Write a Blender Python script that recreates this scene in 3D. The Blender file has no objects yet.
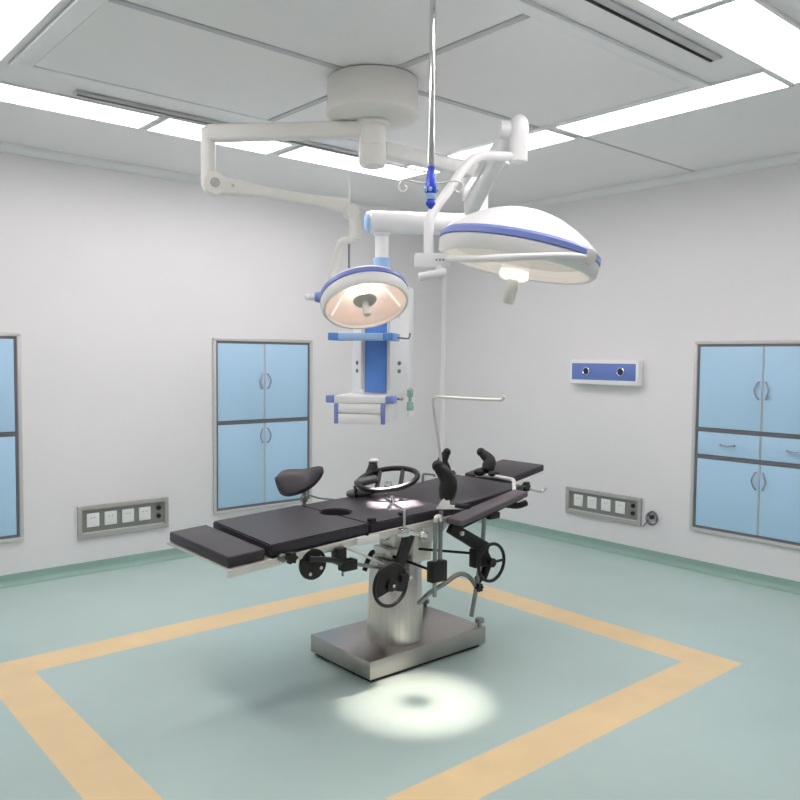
import bpy, bmesh, math, random
from mathutils import Vector, Matrix
random.seed(4)
S = bpy.context.scene
COL = S.collection
V = Vector
# ------------------------------------------------------------------ camera (measured)
CAM = V((-5.619308, -5.839744, 1.597858))
CR = V((0.756948, -0.653409, 0.009344)); CU = V((0.02804, 0.046762, 0.998512)); CF = V((0.652874, 0.75556, -0.053718))
FPX = 795.19
cd = bpy.data.cameras.new('camera'); cam = bpy.data.objects.new('camera', cd); COL.objects.link(cam)
M = Matrix.Identity(4)
for i in range(3):
    M[i][0] = CR[i]; M[i][1] = CU[i]; M[i][2] = -CF[i]; M[i][3] = CAM[i]
cam.matrix_world = M
cd.sensor_width = 36; cd.lens = FPX*36/800; cd.clip_start = .05
S.camera = cam
def onY(x, y, Y):
    d = CF + CR*((x-400)/FPX) + CU*((400-y)/FPX)
    return CAM + d*((Y-CAM.y)/d.y)
def pt(x, y, d):
    "point seen at (x, y) of the survey photo, d metres ahead"
    return CAM + (CF + CR*((x-400)/FPX) + CU*((400-y)/FPX))*d

# ------------------------------------------------------------------ materials
def srgb(*c):
    return tuple(((v/255)/12.92 if v/255 <= .04045 else ((v/255+.055)/1.055)**2.4) for v in c) + (1,)
def mat(name, col, rough=.5, metal=0, spec=.5, var=0, scale=8, bump=0, bscale=60, stretch=None, coat=0, rvar=0):
    m = bpy.data.materials.new(name); m.use_nodes = True
    nt = m.node_tree; b = nt.nodes['Principled BSDF']
    b.inputs['Base Color'].default_value = col; b.inputs['Roughness'].default_value = rough
    b.inputs['Metallic'].default_value = metal; b.inputs['Specular IOR Level'].default_value = spec
    if coat: b.inputs['Coat Weight'].default_value = coat; b.inputs['Coat Roughness'].default_value = .15
    tc = nt.nodes.new('ShaderNodeTexCoord'); mp = nt.nodes.new('ShaderNodeMapping')
    nt.links.new(tc.outputs['Object'], mp.inputs['Vector'])
    if stretch: mp.inputs['Scale'].default_value = stretch
    n = nt.nodes.new('ShaderNodeTexNoise'); n.inputs['Scale'].default_value = scale; n.inputs['Detail'].default_value = 5
    nt.links.new(mp.outputs['Vector'], n.inputs['Vector'])
    r = nt.nodes.new('ShaderNodeValToRGB')
    v = max(var, .01)
    r.color_ramp.elements[0].position = .3; r.color_ramp.elements[1].position = .7
    r.color_ramp.elements[0].color = tuple(max(0, c*(1-v)) for c in col[:3]) + (1,)
    r.color_ramp.elements[1].color = tuple(min(1, c*(1+v)) for c in col[:3]) + (1,)
    nt.links.new(n.outputs['Fac'], r.inputs['Fac']); nt.links.new(r.outputs['Color'], b.inputs['Base Color'])
    if rvar:
        mr = nt.nodes.new('ShaderNodeMapRange'); mr.inputs['To Min'].default_value = rough-rvar; mr.inputs['To Max'].default_value = rough+rvar
        nt.links.new(n.outputs['Fac'], mr.inputs['Value']); nt.links.new(mr.outputs['Result'], b.inputs['Roughness'])
    if bump:
        n2 = nt.nodes.new('ShaderNodeTexNoise'); n2.inputs['Scale'].default_value = bscale
        nt.links.new(mp.outputs['Vector'], n2.inputs['Vector'])
        bp = nt.nodes.new('ShaderNodeBump'); bp.inputs['Strength'].default_value = bump; bp.inputs['Distance'].default_value = .01
        nt.links.new(n2.outputs['Fac'], bp.inputs['Height']); nt.links.new(bp.outputs['Normal'], b.inputs['Normal'])
    return m
def emat(name, col, st):
    m = bpy.data.materials.new(name); m.use_nodes = True
    b = m.node_tree.nodes['Principled BSDF']
    b.inputs['Base Color'].default_value = (.9, .9, .9, 1)
    b.inputs['Emission Color'].default_value = col; b.inputs['Emission Strength'].default_value = st
    return m
MT = dict(
    wall=mat('wall_paint', srgb(238, 237, 238), .5, var=.012, scale=1.5),
    ceil=mat('ceiling_panel', srgb(251, 249, 249), .55, var=.01, scale=2),
    diff=mat('diffuser_mesh', srgb(252, 250, 250), .6, var=.01, scale=2.5),
    seam=mat('dark_seam', srgb(128, 128, 130), .6),
    groove=mat('panel_groove', srgb(205, 205, 206), .6),
    cove=mat('cove_profile', srgb(248, 249, 249), .35),
    floor=mat('floor_vinyl', srgb(191, 213, 208), .32, var=.055, scale=1.3, spec=.4, rvar=.05),
    curb=mat('shaded_vinyl', srgb(152, 184, 174), .4, var=.04, scale=3),  # floor vinyl in a darker green, shade of the upright face put into the colour
    yellow=mat('yellow_vinyl', srgb(246, 218, 168), .36, var=.04, scale=5, spec=.4),
    white=mat('white_enamel', srgb(247, 247, 247), .28, var=.01, coat=.2),
    cream=mat('cream_plastic', srgb(242, 240, 234), .35, var=.01),
    warmw=mat('off_white_enamel', srgb(240, 240, 237), .35),
    blue=mat('blue_enamel', srgb(96, 148, 222), .35, var=.03),
    stripe=mat('periwinkle_trim', srgb(130, 146, 214), .4),
    lblue=mat('light_blue_plastic', srgb(165, 200, 242), .4),
    panelblue=mat('gas_panel_blue', srgb(108, 134, 205), .35),
    bblue=mat('cobalt_plastic', srgb(55, 85, 225), .25, var=.15, scale=30),
    door=mat('cabinet_laminate', srgb(184, 221, 249), .35, var=.012, scale=2),
    alu=mat('brushed_aluminium', srgb(212, 210, 208), .35, metal=.3, var=.04, scale=4, stretch=(1, 1, 30)),
    alud=mat('frame_recess', srgb(125, 125, 134), .45, metal=.3),
    steel=mat('brushed_steel', srgb(214, 208, 202), .3, metal=1, var=.08, scale=3, stretch=(30, 30, 1), rvar=.06),
    steelh=mat('brushed_steel_plate', srgb(184, 178, 174), .33, metal=1, var=.06, scale=4, stretch=(2, 30, 2), rvar=.05),
    rail=mat('satin_steel', srgb(232, 228, 222), .36, metal=.6, var=.04, scale=6),
    chrome=mat('chrome', srgb(225, 225, 225), .12, metal=1),
    dchrome=mat('dull_chrome', srgb(150, 152, 150), .3, metal=1, var=.1, scale=20),
    vinyl=mat('black_vinyl', srgb(58, 54, 60), .42, var=.08, scale=12, bump=.04, bscale=250, spec=.45),
    vinylside=mat('black_vinyl_side', srgb(20, 18, 22), .4, spec=.4),
    black=mat('black_plastic', srgb(13, 12, 13), .48, var=.15, scale=20),
    blackm=mat('black_cast_metal', srgb(15, 16, 16), .42, var=.2, scale=25, spec=.5),
    greyp=mat('grey_pad', srgb(96, 94, 98), .5, var=.08),
    brown=mat('brown_vinyl', srgb(96, 87, 94), .45, var=.06),
    skirt=mat('black_rubber', srgb(14, 12, 12), .7),
    sock=mat('socket_plate', srgb(240, 240, 240), .3),
    sockp=mat('socket_tray', srgb(140, 143, 138), .45, metal=.1, var=.03),
    steelw=mat('frame_steel', srgb(184, 182, 178), .4, metal=.2, var=.04),
    hubg=mat('hub_grey', srgb(190, 188, 180), .45),
    refl=mat('lamp_reflector', srgb(250, 236, 228), .4),
    handle=mat('handle_steel', srgb(168, 172, 180), .3, metal=.6),
    navy=mat('navy_plastic', srgb(30, 50, 110), .3),
    green=mat('green_glass', srgb(165, 200, 190), .2, var=.2, scale=30),
    cable=mat('cable_rubber', srgb(112, 114, 120), .5),
    glow=emat('panel_glow', (1, .935, .94, 1), 10.6),
    bulb=emat('warm_bulb', (1, .86, .78, 1), 30),
    lit=emat('painted_glow', (1, .90, .84, 1), .75),  # weak emission standing in for lamp light on parts that give none
)
g = bpy.data.materials.new('thin_glass'); g.use_nodes = True; nt = g.node_tree; nt.nodes.clear()
o_ = nt.nodes.new('ShaderNodeOutputMaterial'); mx = nt.nodes.new('ShaderNodeMixShader'); tr = nt.nodes.new('ShaderNodeBsdfTransparent'); gl = nt.nodes.new('ShaderNodeBsdfGlossy')
gl.inputs['Roughness'].default_value = .05; mx.inputs[0].default_value = .08
nt.links.new(tr.outputs[0], mx.inputs[1]); nt.links.new(gl.outputs[0], mx.inputs[2]); nt.links.new(mx.outputs[0], o_.inputs[0])
MT['glass'] = g

# ------------------------------------------------------------------ mesh building
def frame(origin, z, x=None):
    z = V(z).normalized()
    if x is None: x = V((1, 0, 0)) if abs(z.x) < .9 else V((0, 1, 0))
    x = V(x); x = (x - z*x.dot(z)).normalized(); y = z.cross(x)
    m = Matrix.Identity(4)
    for i in range(3): m[i][0] = x[i]; m[i][1] = y[i]; m[i][2] = z[i]; m[i][3] = origin[i]
    return m
class MB:
    def __init__(s): s.b = bmesh.new()
    def hexa(s, c, mi=0, bevel=0, seg=2):
        "8 corners: bottom 4 (ccw) then top 4"
        t = bmesh.new()
        v = [t.verts.new(p) for p in c]
        for f in ((3, 2, 1, 0), (4, 5, 6, 7), (0, 1, 5, 4), (1, 2, 6, 5), (2, 3, 7, 6), (3, 0, 4, 7)):
            t.faces.new([v[i] for i in f]).material_index = mi
        if bevel: bmesh.ops.bevel(t, geom=t.edges[:], offset=bevel, segments=seg, affect='EDGES', profile=.5)
        s.merge(t); return s
    def box(s, x0, x1, y0, y1, z0, z1, mi=0, bevel=0, m=None, seg=2):
        x0, x1 = sorted((x0, x1)); y0, y1 = sorted((y0, y1)); z0, z1 = sorted((z0, z1))
        c = [V(p) for p in ((x0, y0, z0), (x1, y0, z0), (x1, y1, z0), (x0, y1, z0), (x0, y0, z1), (x1, y0, z1), (x1, y1, z1), (x0, y1, z1))]
        if m: c = [m @ p for p in c]
        return s.hexa(c, mi, bevel, seg)
    def merge(s, t, m=None):
        if m: t.transform(m)
        me = bpy.data.meshes.new('t'); t.to_mesh(me); t.free(); s.b.from_mesh(me); bpy.data.meshes.remove(me)
    def lathe(s, prof, m, n=40, mi=0, a0=0, a1=2*math.pi, scy=1):
        full = abs(a1-a0-2*math.pi) < 1e-6; t = bmesh.new(); rings = []
        cnt = n if full else n+1
        for r, z in prof:
            if r < 1e-6: rings.append([t.verts.new((0, 0, z))])
            else: rings.append([t.verts.new((r*math.cos(a0+(a1-a0)*i/n), scy*r*math.sin(a0+(a1-a0)*i/n), z)) for i in range(cnt)])
        for A, B in zip(rings, rings[1:]):
            for i in range(n):
                j = (i+1) % cnt if full else i+1
                if len(A) == 1 and len(B) == 1: continue
                if len(A) == 1: f = t.faces.new((A[0], B[j], B[i]))
                elif len(B) == 1: f = t.faces.new((A[i], A[j], B[0]))
                else: f = t.faces.new((A[i], A[j], B[j], B[i]))
                f.material_index = mi
        bmesh.ops.recalc_face_normals(t, faces=t.faces[:])
        s.merge(t, m); return s
    def cyl(s, a, b, r, r2=None, n=20, mi=0):
        a = V(a); b = V(b); r2 = r if r2 is None else r2; L = (b-a).length
        e = min(.12*min(r, r2), L*.2)
        return s.lathe([(0, 0), (r-e, 0), (r, e), (r2, L-e), (r2-e, L), (0, L)], frame(a, b-a), n, mi)
    def tube(s, pts, r, n=10, mi=0, sub=4, closed=False, flat=1):
        pts = [V(p) for p in pts]
        if sub > 1 and len(pts) > 2:            # Catmull-Rom smoothing
            q = []; N = len(pts)
            rng = range(N if closed else N-1)
            for i in rng:
                p0 = pts[(i-1) % N] if closed or i else pts[0]; p1 = pts[i]; p2 = pts[(i+1) % N]; p3 = pts[(i+2) % N] if closed or i+2 < N else pts[-1]
                for k in range(sub):
                    t = k/sub
                    q.append(.5*((2*p1)+(p2-p0)*t+(2*p0-5*p1+4*p2-p3)*t*t+(3*p1-p0-3*p2+p3)*t**3))
            if not closed: q.append(pts[-1])
            pts = q
        rr = r if callable(r) else (lambda t: r)
        t = bmesh.new(); rings = []; N = len(pts); up = None
        for i, p in enumerate(pts):
            d = (pts[(i+1) % N]-pts[i-1]) if closed else (pts[min(i+1, N-1)]-pts[max(i-1, 0)])
            d.normalize()
            if up is None: up = V((0, 0, 1)) if abs(d.z) < .9 else V((1, 0, 0))
            up = (up-d*up.dot(d)).normalized(); w = d.cross(up); R = rr(i/max(1, N-1))
            rings.append([t.verts.new(p+(up*math.cos(2*math.pi*k/n)*flat+w*math.sin(2*math.pi*k/n))*R) for k in range(n)])
        for i in range(N if closed else N-1):
            A, B = rings[i], rings[(i+1) % N]
            for k in range(n): t.faces.new((A[k], A[(k+1) % n], B[(k+1) % n], B[k])).material_index = mi
        if not closed: t.faces.new(rings[0][::-1]).material_index = mi; t.faces.new(rings[-1]).material_index = mi
        bmesh.ops.recalc_face_normals(t, faces=t.faces[:])
        s.merge(t); return s
    def prism(s, poly, z0, z1, m=None, mi=0, bevel=0):
        t = bmesh.new(); a = [t.verts.new((x, y, z0)) for x, y in poly]; b = [t.verts.new((x, y, z1)) for x, y in poly]; n = len(poly)
        t.faces.new(a[::-1]); t.faces.new(b)
        for i in range(n): t.faces.new((a[i], a[(i+1) % n], b[(i+1) % n], b[i]))
        for f in t.faces: f.material_index = mi
        bmesh.ops.recalc_face_normals(t, faces=t.faces[:])
        if bevel: bmesh.ops.bevel(t, geom=t.edges[:], offset=bevel, segments=2, affect='EDGES', profile=.5)
        s.merge(t, m); return s
    def ball(s, c, r, sc=(1, 1, 1), m=None, mi=0, u=20, v=12):
        t = bmesh.new(); bmesh.ops.create_uvsphere(t, u_segments=u, v_segments=v, radius=r)
        for f in t.faces: f.material_index = mi
        t.transform(Matrix.Diagonal((*sc, 1)))
        t.transform(m if m else Matrix.Translation(V(c))); s.merge(t); return s
ROOT = {}
def root_loc(o):
    while o.parent: o = o.parent
    return o.location.copy()
def obj(name, mb, mats, parent=None, smooth=True, label=None, loc=None):
    me = bpy.data.meshes.new(name)
    if parent is not None: mb.b.transform(Matrix.Translation(-root_loc(parent)))
    elif loc is not None: mb.b.transform(Matrix.Translation(-V(loc)))
    mb.b.to_mesh(me); mb.b.free()
    for m in (mats if isinstance(mats, (list, tuple)) else [mats]): me.materials.append(MT[m])
    if smooth:
        me.polygons.foreach_set('use_smooth', [True]*len(me.polygons))
        me.set_sharp_from_angle(angle=math.radians(38))
    o = bpy.data.objects.new(name, me); COL.objects.link(o)
    if parent is not None: o.parent = parent
    elif loc is not None: o.location = loc
    if label: o['label'] = label
    return o
def thing(name, label, cat, loc, group=None):
    o = bpy.data.objects.new(name, None); o.empty_display_size = .1; COL.objects.link(o); o.location = loc
    o['label'] = label; o['category'] = cat
    if group: o['group'] = group
    return o
def tag(o, label, cat, group=None):
    o['label'] = label; o['category'] = cat
    if group: o['group'] = group
    return o
def struct(name, mb, mats, parent=None, smooth=False):
    o = obj(name, mb, mats, parent, smooth)
    if parent is None: o['kind'] = 'structure'
    return o

# ------------------------------------------------------------------ room shell
H = 3.0; W = -6.6
xs = [W, -4.655, -4.435, -1.77, -1.55, 0]; ys = [W, -3.915, -3.695, -1.675, -1.45, 0]
mb = MB(); t = bmesh.new()
vv = [[t.verts.new((x, y, 0)) for y in ys] for x in xs]
for i in range(5):
    for j in range(5):
        f = t.faces.new((vv[i][j], vv[i+1][j], vv[i+1][j+1], vv[i][j+1]))
        inr = 1 <= i <= 3 and 1 <= j <= 3
        f.material_index = 1 if inr and not (i == 2 and j == 2) else 0
mb.merge(t); mb.box(W, 0, W, 0, -.12, -.002)
struct('floor', mb, ['floor', 'yellow'])
struct('wall_left', MB().box(W, .12, 0, .12, 0, H), 'wall')
struct('wall_right', MB().box(0, .12, W, 0, 0, H), 'wall')
struct('wall_back', MB().box(W-.12, .12, W-.12, W, 0, H), 'wall')
struct('wall_front', MB().box(W-.12, W, W, .12, 0, H), 'wall')
struct('ceiling', MB().box(W-.12, .12, W-.12, .12, H, H+.12), 'ceil')
# coved vinyl skirting
def cove(axis):
    b = MB(); pr = [(.001, 0)] + [(.035-.034*math.sin(a), .045-.044*math.cos(a)) for a in [k*math.pi/14 for k in range(8)]] + [(.001, .082)]
    pr = [(.0005, .0005), (.045, .0005)] + [(.045-.04*math.sin(k*math.pi/12), .04-.04*math.cos(k*math.pi/12)+.0015) for k in range(7)] + [(.005, .08), (.0005, .08)]
    if axis == 'x':   # along wall_left (y = 0)
        m = Matrix(((0, 0, 1, 0), (-1, 0, 0, 0), (0, 1, 0, 0), (0, 0, 0, 1)))
    else:
        m = Matrix(((-1, 0, 0, 0), (0, 0, 1, 0), (0, 1, 0, 0), (0, 0, 0, 1)))
    b.prism(pr, W, 0 if axis == 'x' else -.006, m)
    return b
struct('baseboard_left', cove('x'), 'curb')
struct('baseboard_right', cove('y'), 'curb')
# ceiling cove profiles
def ccove(axis):
    b = MB(); pr = [(.0005, 3-.0005), (.0005, 2.945), (.006, 2.945)] + [(.006+.044*math.sin(k*math.pi/12), 2.95+.04*(1-math.cos(k*math.pi/12))) for k in range(1, 7)] + [(.05, 2.9995)]
    m = Matrix(((0, 0, 1, 0), (-1, 0, 0, 0), (0, 1, 0, 0), (0, 0, 0, 1))) if axis == 'x' else Matrix(((-1, 0, 0, 0), (0, 0, 1, 0), (0, 1, 0, 0), (0, 0, 0, 1)))
    return b.prism(pr, W, -.001 if axis == 'x' else -.052, m)
struct('trim_1', ccove('x'), 'cove')
struct('trim_2', ccove('y'), 'cove')
# rounded corner profile between the two walls
b = MB(); R_ = .022
poly = [(-.0005, -.0005), (-R_-.012, -.0005), (-R_-.012, -.006), (-R_, -.006)] + [(-R_+(R_-.006)*math.sin(a), -R_+(R_-.006)*math.cos(a)) for a in [k*math.pi/16 for k in range(9)]] + [(-.006, -R_), (-.006, -R_-.012), (-.0005, -R_-.012)]
b.prism(poly, .083, 2.94)
struct('trim_3', b, 'cove', smooth=True)
# ceiling joints outside the ring of lights
for k, (x0, x1, y0, y1) in enumerate([(-1.44, -.05, -2.728, -2.71), (W, -4.86, -2.728, -2.71)]):
    struct('trim_%d' % (k+4), MB().box(x0, x1, y0, y1, H-.003, H-.0002), 'groove')

# ------------------------------------------------------------------ laminar air ceiling
t0 = thing('air_diffuser', 'large square grey air supply ceiling divided into four panels', 'air diffuser', (-3.09, -2.68, H))
b = MB(); X0, X1, Y0, Y1 = -4.50, -1.755, -3.745, -1.64
for (a, c, d, e) in ((X0, X1, Y1-.07, Y1), (X0, X1, Y0, Y0+.07), (X0, X0+.09, Y0+.07, Y1-.07), (X1-.06, X1, Y0+.07, Y1-.07)):
    b.box(a, c, d, e, H-.02, H-.0005, bevel=.005)
obj('frame', b, 'cove', t0)
b = MB(); b.box(-3.105, -3.065, Y0+.075, Y1-.075, H-.02, H-.001, bevel=.004); obj('mullion', b, 'groove', t0)
b = MB(); b.box(X0+.095, -3.107, -2.70, -2.66, H-.02, H-.001, bevel=.004); b.box(-3.063, X1-.065, -2.70, -2.66, H-.02, H-.001, bevel=.004); obj('mullion', b, 'groove', t0)
for x0, x1 in ((X0+.094, -3.109), (-3.061, X1-.064)):
    for y0, y1 in ((Y0+.074, -2.704), (-2.656, Y1-.074)):
        b = MB(); b.box(x0, x1, y0, y1, H-.014, H-.001)
        obj('panel', b, 'diff', t0)
# slot vents
t0 = thing('slot_vent', 'long narrow slot vent beside the air ceiling, on the left', 'air vent', (-3.4, -1.43, H), 'slot vents')
obj('casing', MB().box(-4.12, -2.2, -1.465, -1.405, H-.02, H-.0005, bevel=.004), 'groove', t0)
obj('slot', MB().box(-4.11, -2.21, -1.445, -1.43, H-.026, H-.0205), 'seam', t0)
t0 = thing('slot_vent', 'long dark slot vent beside the air ceiling, at the upper right', 'air vent', (-2.9, -3.93, H), 'slot vents')
obj('casing', MB().box(-3.8, -2.05, -3.965, -3.90, H-.012, H-.0005, bevel=.004), 'groove', t0)
obj('slot', MB().box(-3.79, -2.06, -3.925, -3.91, H-.016, H-.0125), 'skirt', t0)
# ------------------------------------------------------------------ ceiling lights
LIGHTS = [
    ((-4.51, -3.60, -1.315, -1.015), 'ceiling light panel over the left wall, leftmost of that row'),
    ((-3.54, -2.69, -1.335, -1.015), 'short ceiling light panel seen above the long left lamp arm'),
    ((-2.60, -1.50, -1.355, -1.03), 'ceiling light panel behind the round ceiling mount, ending near the corner'),
    ((-1.735, -1.45, -2.68, -1.40), 'ceiling light panel behind the upper end of the right lamp arm'),
    ((-1.735, -1.445, -4.005, -2.76), 'long bright ceiling light panel on the right side of the ceiling'),
    ((-2.58, -1.475, -4.335, -4.045), 'ceiling light panel cut by the upper right picture corner'),
    ((-3.80, -2.63, -4.335, -4.045), 'ceiling light panel cut by the top edge near the right corner'),
    ((-4.84, -4.545, -2.75, -1.60), 'bright ceiling light panel filling the upper left picture corner'),
    ((-4.83, -4.535, -4.0, -2.80), 'ceiling light panel nearest the camera on the left side'),
]
for (x0, x1, y0, y1), lab in LIGHTS:
    t0 = thing('ceiling_light', lab, 'ceiling light', ((x0+x1)/2, (y0+y1)/2, H), 'ceiling light panels')
    b = MB(); e = .018
    for q in ((x0-e, x1+e, y0-e, y0), (x0-e, x1+e, y1, y1+e), (x0-e, x0, y0, y1), (x1, x1+e, y0, y1)): b.box(*q, H-.012, H-.0005)
    obj('frame', b, 'cove', t0)
    obj('diffuser', MB().box(x0+.0005, x1-.0005, y0+.0005, y1-.0005, H-.008, H-.001), 'glow', t0, smooth=False)

# ------------------------------------------------------------------ built-in cabinets
def cab(label, wall, a0, a1, z0, z1, cols, rows):
    """wall 'L': a = x on y=0 plane; wall 'R': a = y on x=0 plane.  rows: list of (z0,z1,kind)"""
    def bx(b, p0, p1, d0, d1, q0, q1, **k):
        if wall == 'L': return b.box(p0, p1, -d1, -d0, q0, q1, **k)
        return b.box(-d1, -d0, p0, p1, q0, q1, **k)
    loc = ((a0+a1)/2, 0, z0) if wall == 'L' else (0, (a0+a1)/2, z0)
    t0 = thing('wall_cabinet', label, 'cabinet', loc, 'built-in wall cabinets')
    F = .026
    b = MB()
    for q in ((a0, a1, z0, z0+F), (a0, a1, z1-F, z1), (a0, a0+F, z0+F, z1-F), (a1-F, a1, z0+F, z1-F)):
        bx(b, q[0], q[1], .001, .022, q[2], q[3], bevel=.004)
    obj('outer_frame', b, 'alu', t0)
    b = MB()
    bx(b, a0+F, a1-F, .001, .003, z0+F, z1-F)
    G = .016
    for q in ((a0+F, a1-F, z0+F, z0+F+G), (a0+F, a1-F, z1-F-G, z1-F), (a0+F, a0+F+G, z0+F+G, z1-F-G), (a1-F-G, a1-F, z0+F+G, z1-F-G)):
        bx(b, q[0]+.0005, q[1]-.0005, .003, .012, q[2], q[3])
    for (q0, q1, kd), (r0, r1, kd2) in zip(rows, rows[1:]):
        lo, hi = min(q1, r1), max(q0, r0)
        lo, hi = (r1, q0) if q0 > r1 else (q1, r0)
        bx(b, a0+F+G, a1-F-G, .003, .014, lo+.004, hi-.004)
    obj('inner_frame', b, 'alud', t0)
    cm = (cols[0][1]+cols[1][0])/2 if cols[0][1] < cols[1][0] else (cols[1][1]+cols[0][0])/2
    for (q0, q1, kd) in rows:
        b = MB(); bx(b, cm-.004, cm+.004, .0032, .0105, q0+.003, q1-.003); obj('stile', b, 'alu', t0)
    for (q0, q1, kd) in rows:
        for ci, (c0, c1) in enumerate(cols):
            b = MB(); bx(b, c0+.003, c1-.003, .0035, .012, q0+.003, q1-.003, bevel=.0025)
            d = obj('door' if kd != 'drawer' else 'drawer', b, 'door', t0)
            def W3(a, dd, z): return V((a, -dd, z)) if wall == 'L' else V((-dd, a, z))
            h = MB()
            if kd == 'drawer':
                c = (c0+c1)/2; z = (q0+q1)/2; P = [(c-.055, z), (c-.045, z-.002), (c, z-.008), (c+.045, z-.002), (c+.055, z)]
                pts = [W3(P[0][0], .011, P[0][1]), W3(P[1][0], .03, P[1][1]), W3(P[2][0], .036, P[2][1]), W3(P[3][0], .03, P[3][1]), W3(P[4][0], .011, P[4][1])]
            else:
                inner = c1-.035 if ci % 2 == 0 else c0+.035
                if wall == 'R': inner = c0+.035 if ci % 2 == 0 else c1-.035
                z = kd if isinstance(kd, float) else (q0+q1)/2
                sgn = 1 if inner > (c0+c1)/2 else -1
                pts = [W3(inner+sgn*.016, .011, z-.062), W3(inner+sgn*.006, .026, z-.05), W3(inner-sgn*.012, .03, z), W3(inner+sgn*.006, .026, z+.05), W3(inner+sgn*.016, .011, z+.062)]
            h.tube(pts, .0055, n=8, sub=3)
            obj('handle', h, 'handle', d)
    return t0
cab('blue double-door cabinet set in the left wall behind the saddle-shaped pad', 'L', -2.575, -1.614, .305, 1.742,
    [(-2.534, -2.0975), (-2.0905, -1.656)], [(1.062, 1.70, 1.385), (.348, 1.034, .925)])
cab('blue cabinet in the left wall cut by the left picture edge', 'L', -4.98, -4.02, .305, 1.742,
    [(-4.938, -4.5035), (-4.4965, -4.062)], [(1.062, 1.70, 1.385), (.348, 1.034, .925)])
cab('blue cabinet with a row of drawers in the right wall', 'R', -3.785, -2.745, .305, 1.742,
    [(-3.2615, -2.787), (-3.743, -3.2685)], [(1.092, 1.70, 1.385), (.89, 1.065, 'drawer'), (.348, .862, .74)])

# ------------------------------------------------------------------ recessed socket boxes, gas panel, cable
def sockets(label, wall, a0, a1, z0, z1, off, pitch):
    def bx(b, p0, p1, d0, d1, q0, q1, **k):
        p0, p1 = sorted((p0, p1))
        if wall == 'L': return b.box(p0, p1, -d1, -d0, q0, q1, **k)
        return b.box(-d1, -d0, p0, p1, q0, q1, **k)
    loc = ((a0+a1)/2, 0, z0) if wall == 'L' else (0, (a0+a1)/2, z0)
    t0 = thing('socket_box', label, 'electrical socket', loc, 'steel socket boxes low on the walls')
    F = .03; b = MB()
    for q in ((a0, a1, z0, z0+F), (a0, a1, z1-F, z1), (a0, a0+F, z0+F, z1-F), (a1-F, a1, z0+F, z1-F)):
        bx(b, q[0], q[1], .001, .022, q[2], q[3], bevel=.003)
    obj('frame', b, 'steelw', t0)
    b = MB(); bx(b, a0+F, a1-F, .001, .004, z0+F, z1-F)
    # sloping lower ledge
    obj('back_plate', b, 'sockp', t0)
    b = MB(); bx(b, a0+F+.002, a1-F-.002, .0045, .018, z0+F+.001, z0+F+.012, bevel=.002); obj('ledge', b, 'alu', t0)
    s = 1 if wall == 'L' else -1; st = a0 if wall == 'L' else a1
    zc = (z0+z1)/2+.01
    for k in range(4):
        c = st+s*(off+pitch*k)
        b = MB(); bx(b, c-.046, c+.046, .0042, .014, zc-.05, zc+.05, bevel=.004)
        for dx, dz in ((-.012, .018), (.012, .018)):
            bx(b, c+dx-.004, c+dx+.004, .0141, .0146, zc+dz-.003, zc+dz+.003, mi=1)
        obj('socket', b, ['sock', 'seam'], t0)
    for dz in (-.03, .032):
        c = st+s*(off+pitch*4-.02)
        pos = V((c, -.0042, zc+dz)) if wall == 'L' else V((-.0042, c, zc+dz))
        n = V((0, -1, 0)) if wall == 'L' else V((-1, 0, 0))
        o = obj('terminal', MB().lathe([(0, 0), (.017, 0), (.017, .012), (.011, .016), (0, .016)], frame(pos, n), 16), 'black', t0)
sockets('steel box of four white sockets on the left wall beside the blue cabinet', 'L', -3.655, -2.963, .258, .494, .112, .131)
sockets('steel box of four white sockets on the right wall with a cable hanging beside it', 'R', -2.325, -1.582, .258, .486, .128, .139)

t0 = thing('gas_outlet_panel', 'white wall box with blue face and two round outlets', 'outlet panel', (0, -1.95, 1.38))
b = MB(); b.box(-.085, -.001, -2.31, -1.645, 1.385, 1.592, bevel=.012, seg=3); obj('casing', b, 'white', t0)
b = MB(); b.box(-.0875, -.0852, -2.289, -1.672, 1.425, 1.562, bevel=.001); obj('face_plate', b, 'panelblue', t0)
for y in (-1.822, -2.155):
    m = frame((-.0877, y, 1.497), (-1, 0, 0))
    o = obj('outlet', MB().lathe([(.030, 0), (.036, 0), (.036, .012), (.030, .016), (.026, .012), (.026, 0)], m, 28), 'chrome', t0)
    obj('outlet_core', MB().lathe([(0, 0), (.0255, 0), (.0255, .006), (.012, .012), (0, .012)], m, 24), 'navy', o)
b = MB(); pts = []
for k in range(50):
    a = k/49*2*math.pi*2.6; r = .045+.006*math.sin(a*.7); pts.append((-.02-.012*math.sin(a*.4)**2-.004*k/49*3, -2.435+r*math.cos(a), .345+r*1.05*math.sin(a)))
pts = [(-.01, -2.345, .262), (-.012, -2.365, .29), (-.015, -2.385, .31)] + pts
b.tube(pts, .005, n=6, sub=2)
o = obj('cable_coil', b, 'cable', loc=(0, -2.43, .35)); tag(o, 'coiled dark cable hanging from the right wall socket box', 'cable')
obj('plug', MB().box(-.04, -.004, -2.44, -2.41, .335, .368, bevel=.006), 'black', o)

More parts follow.
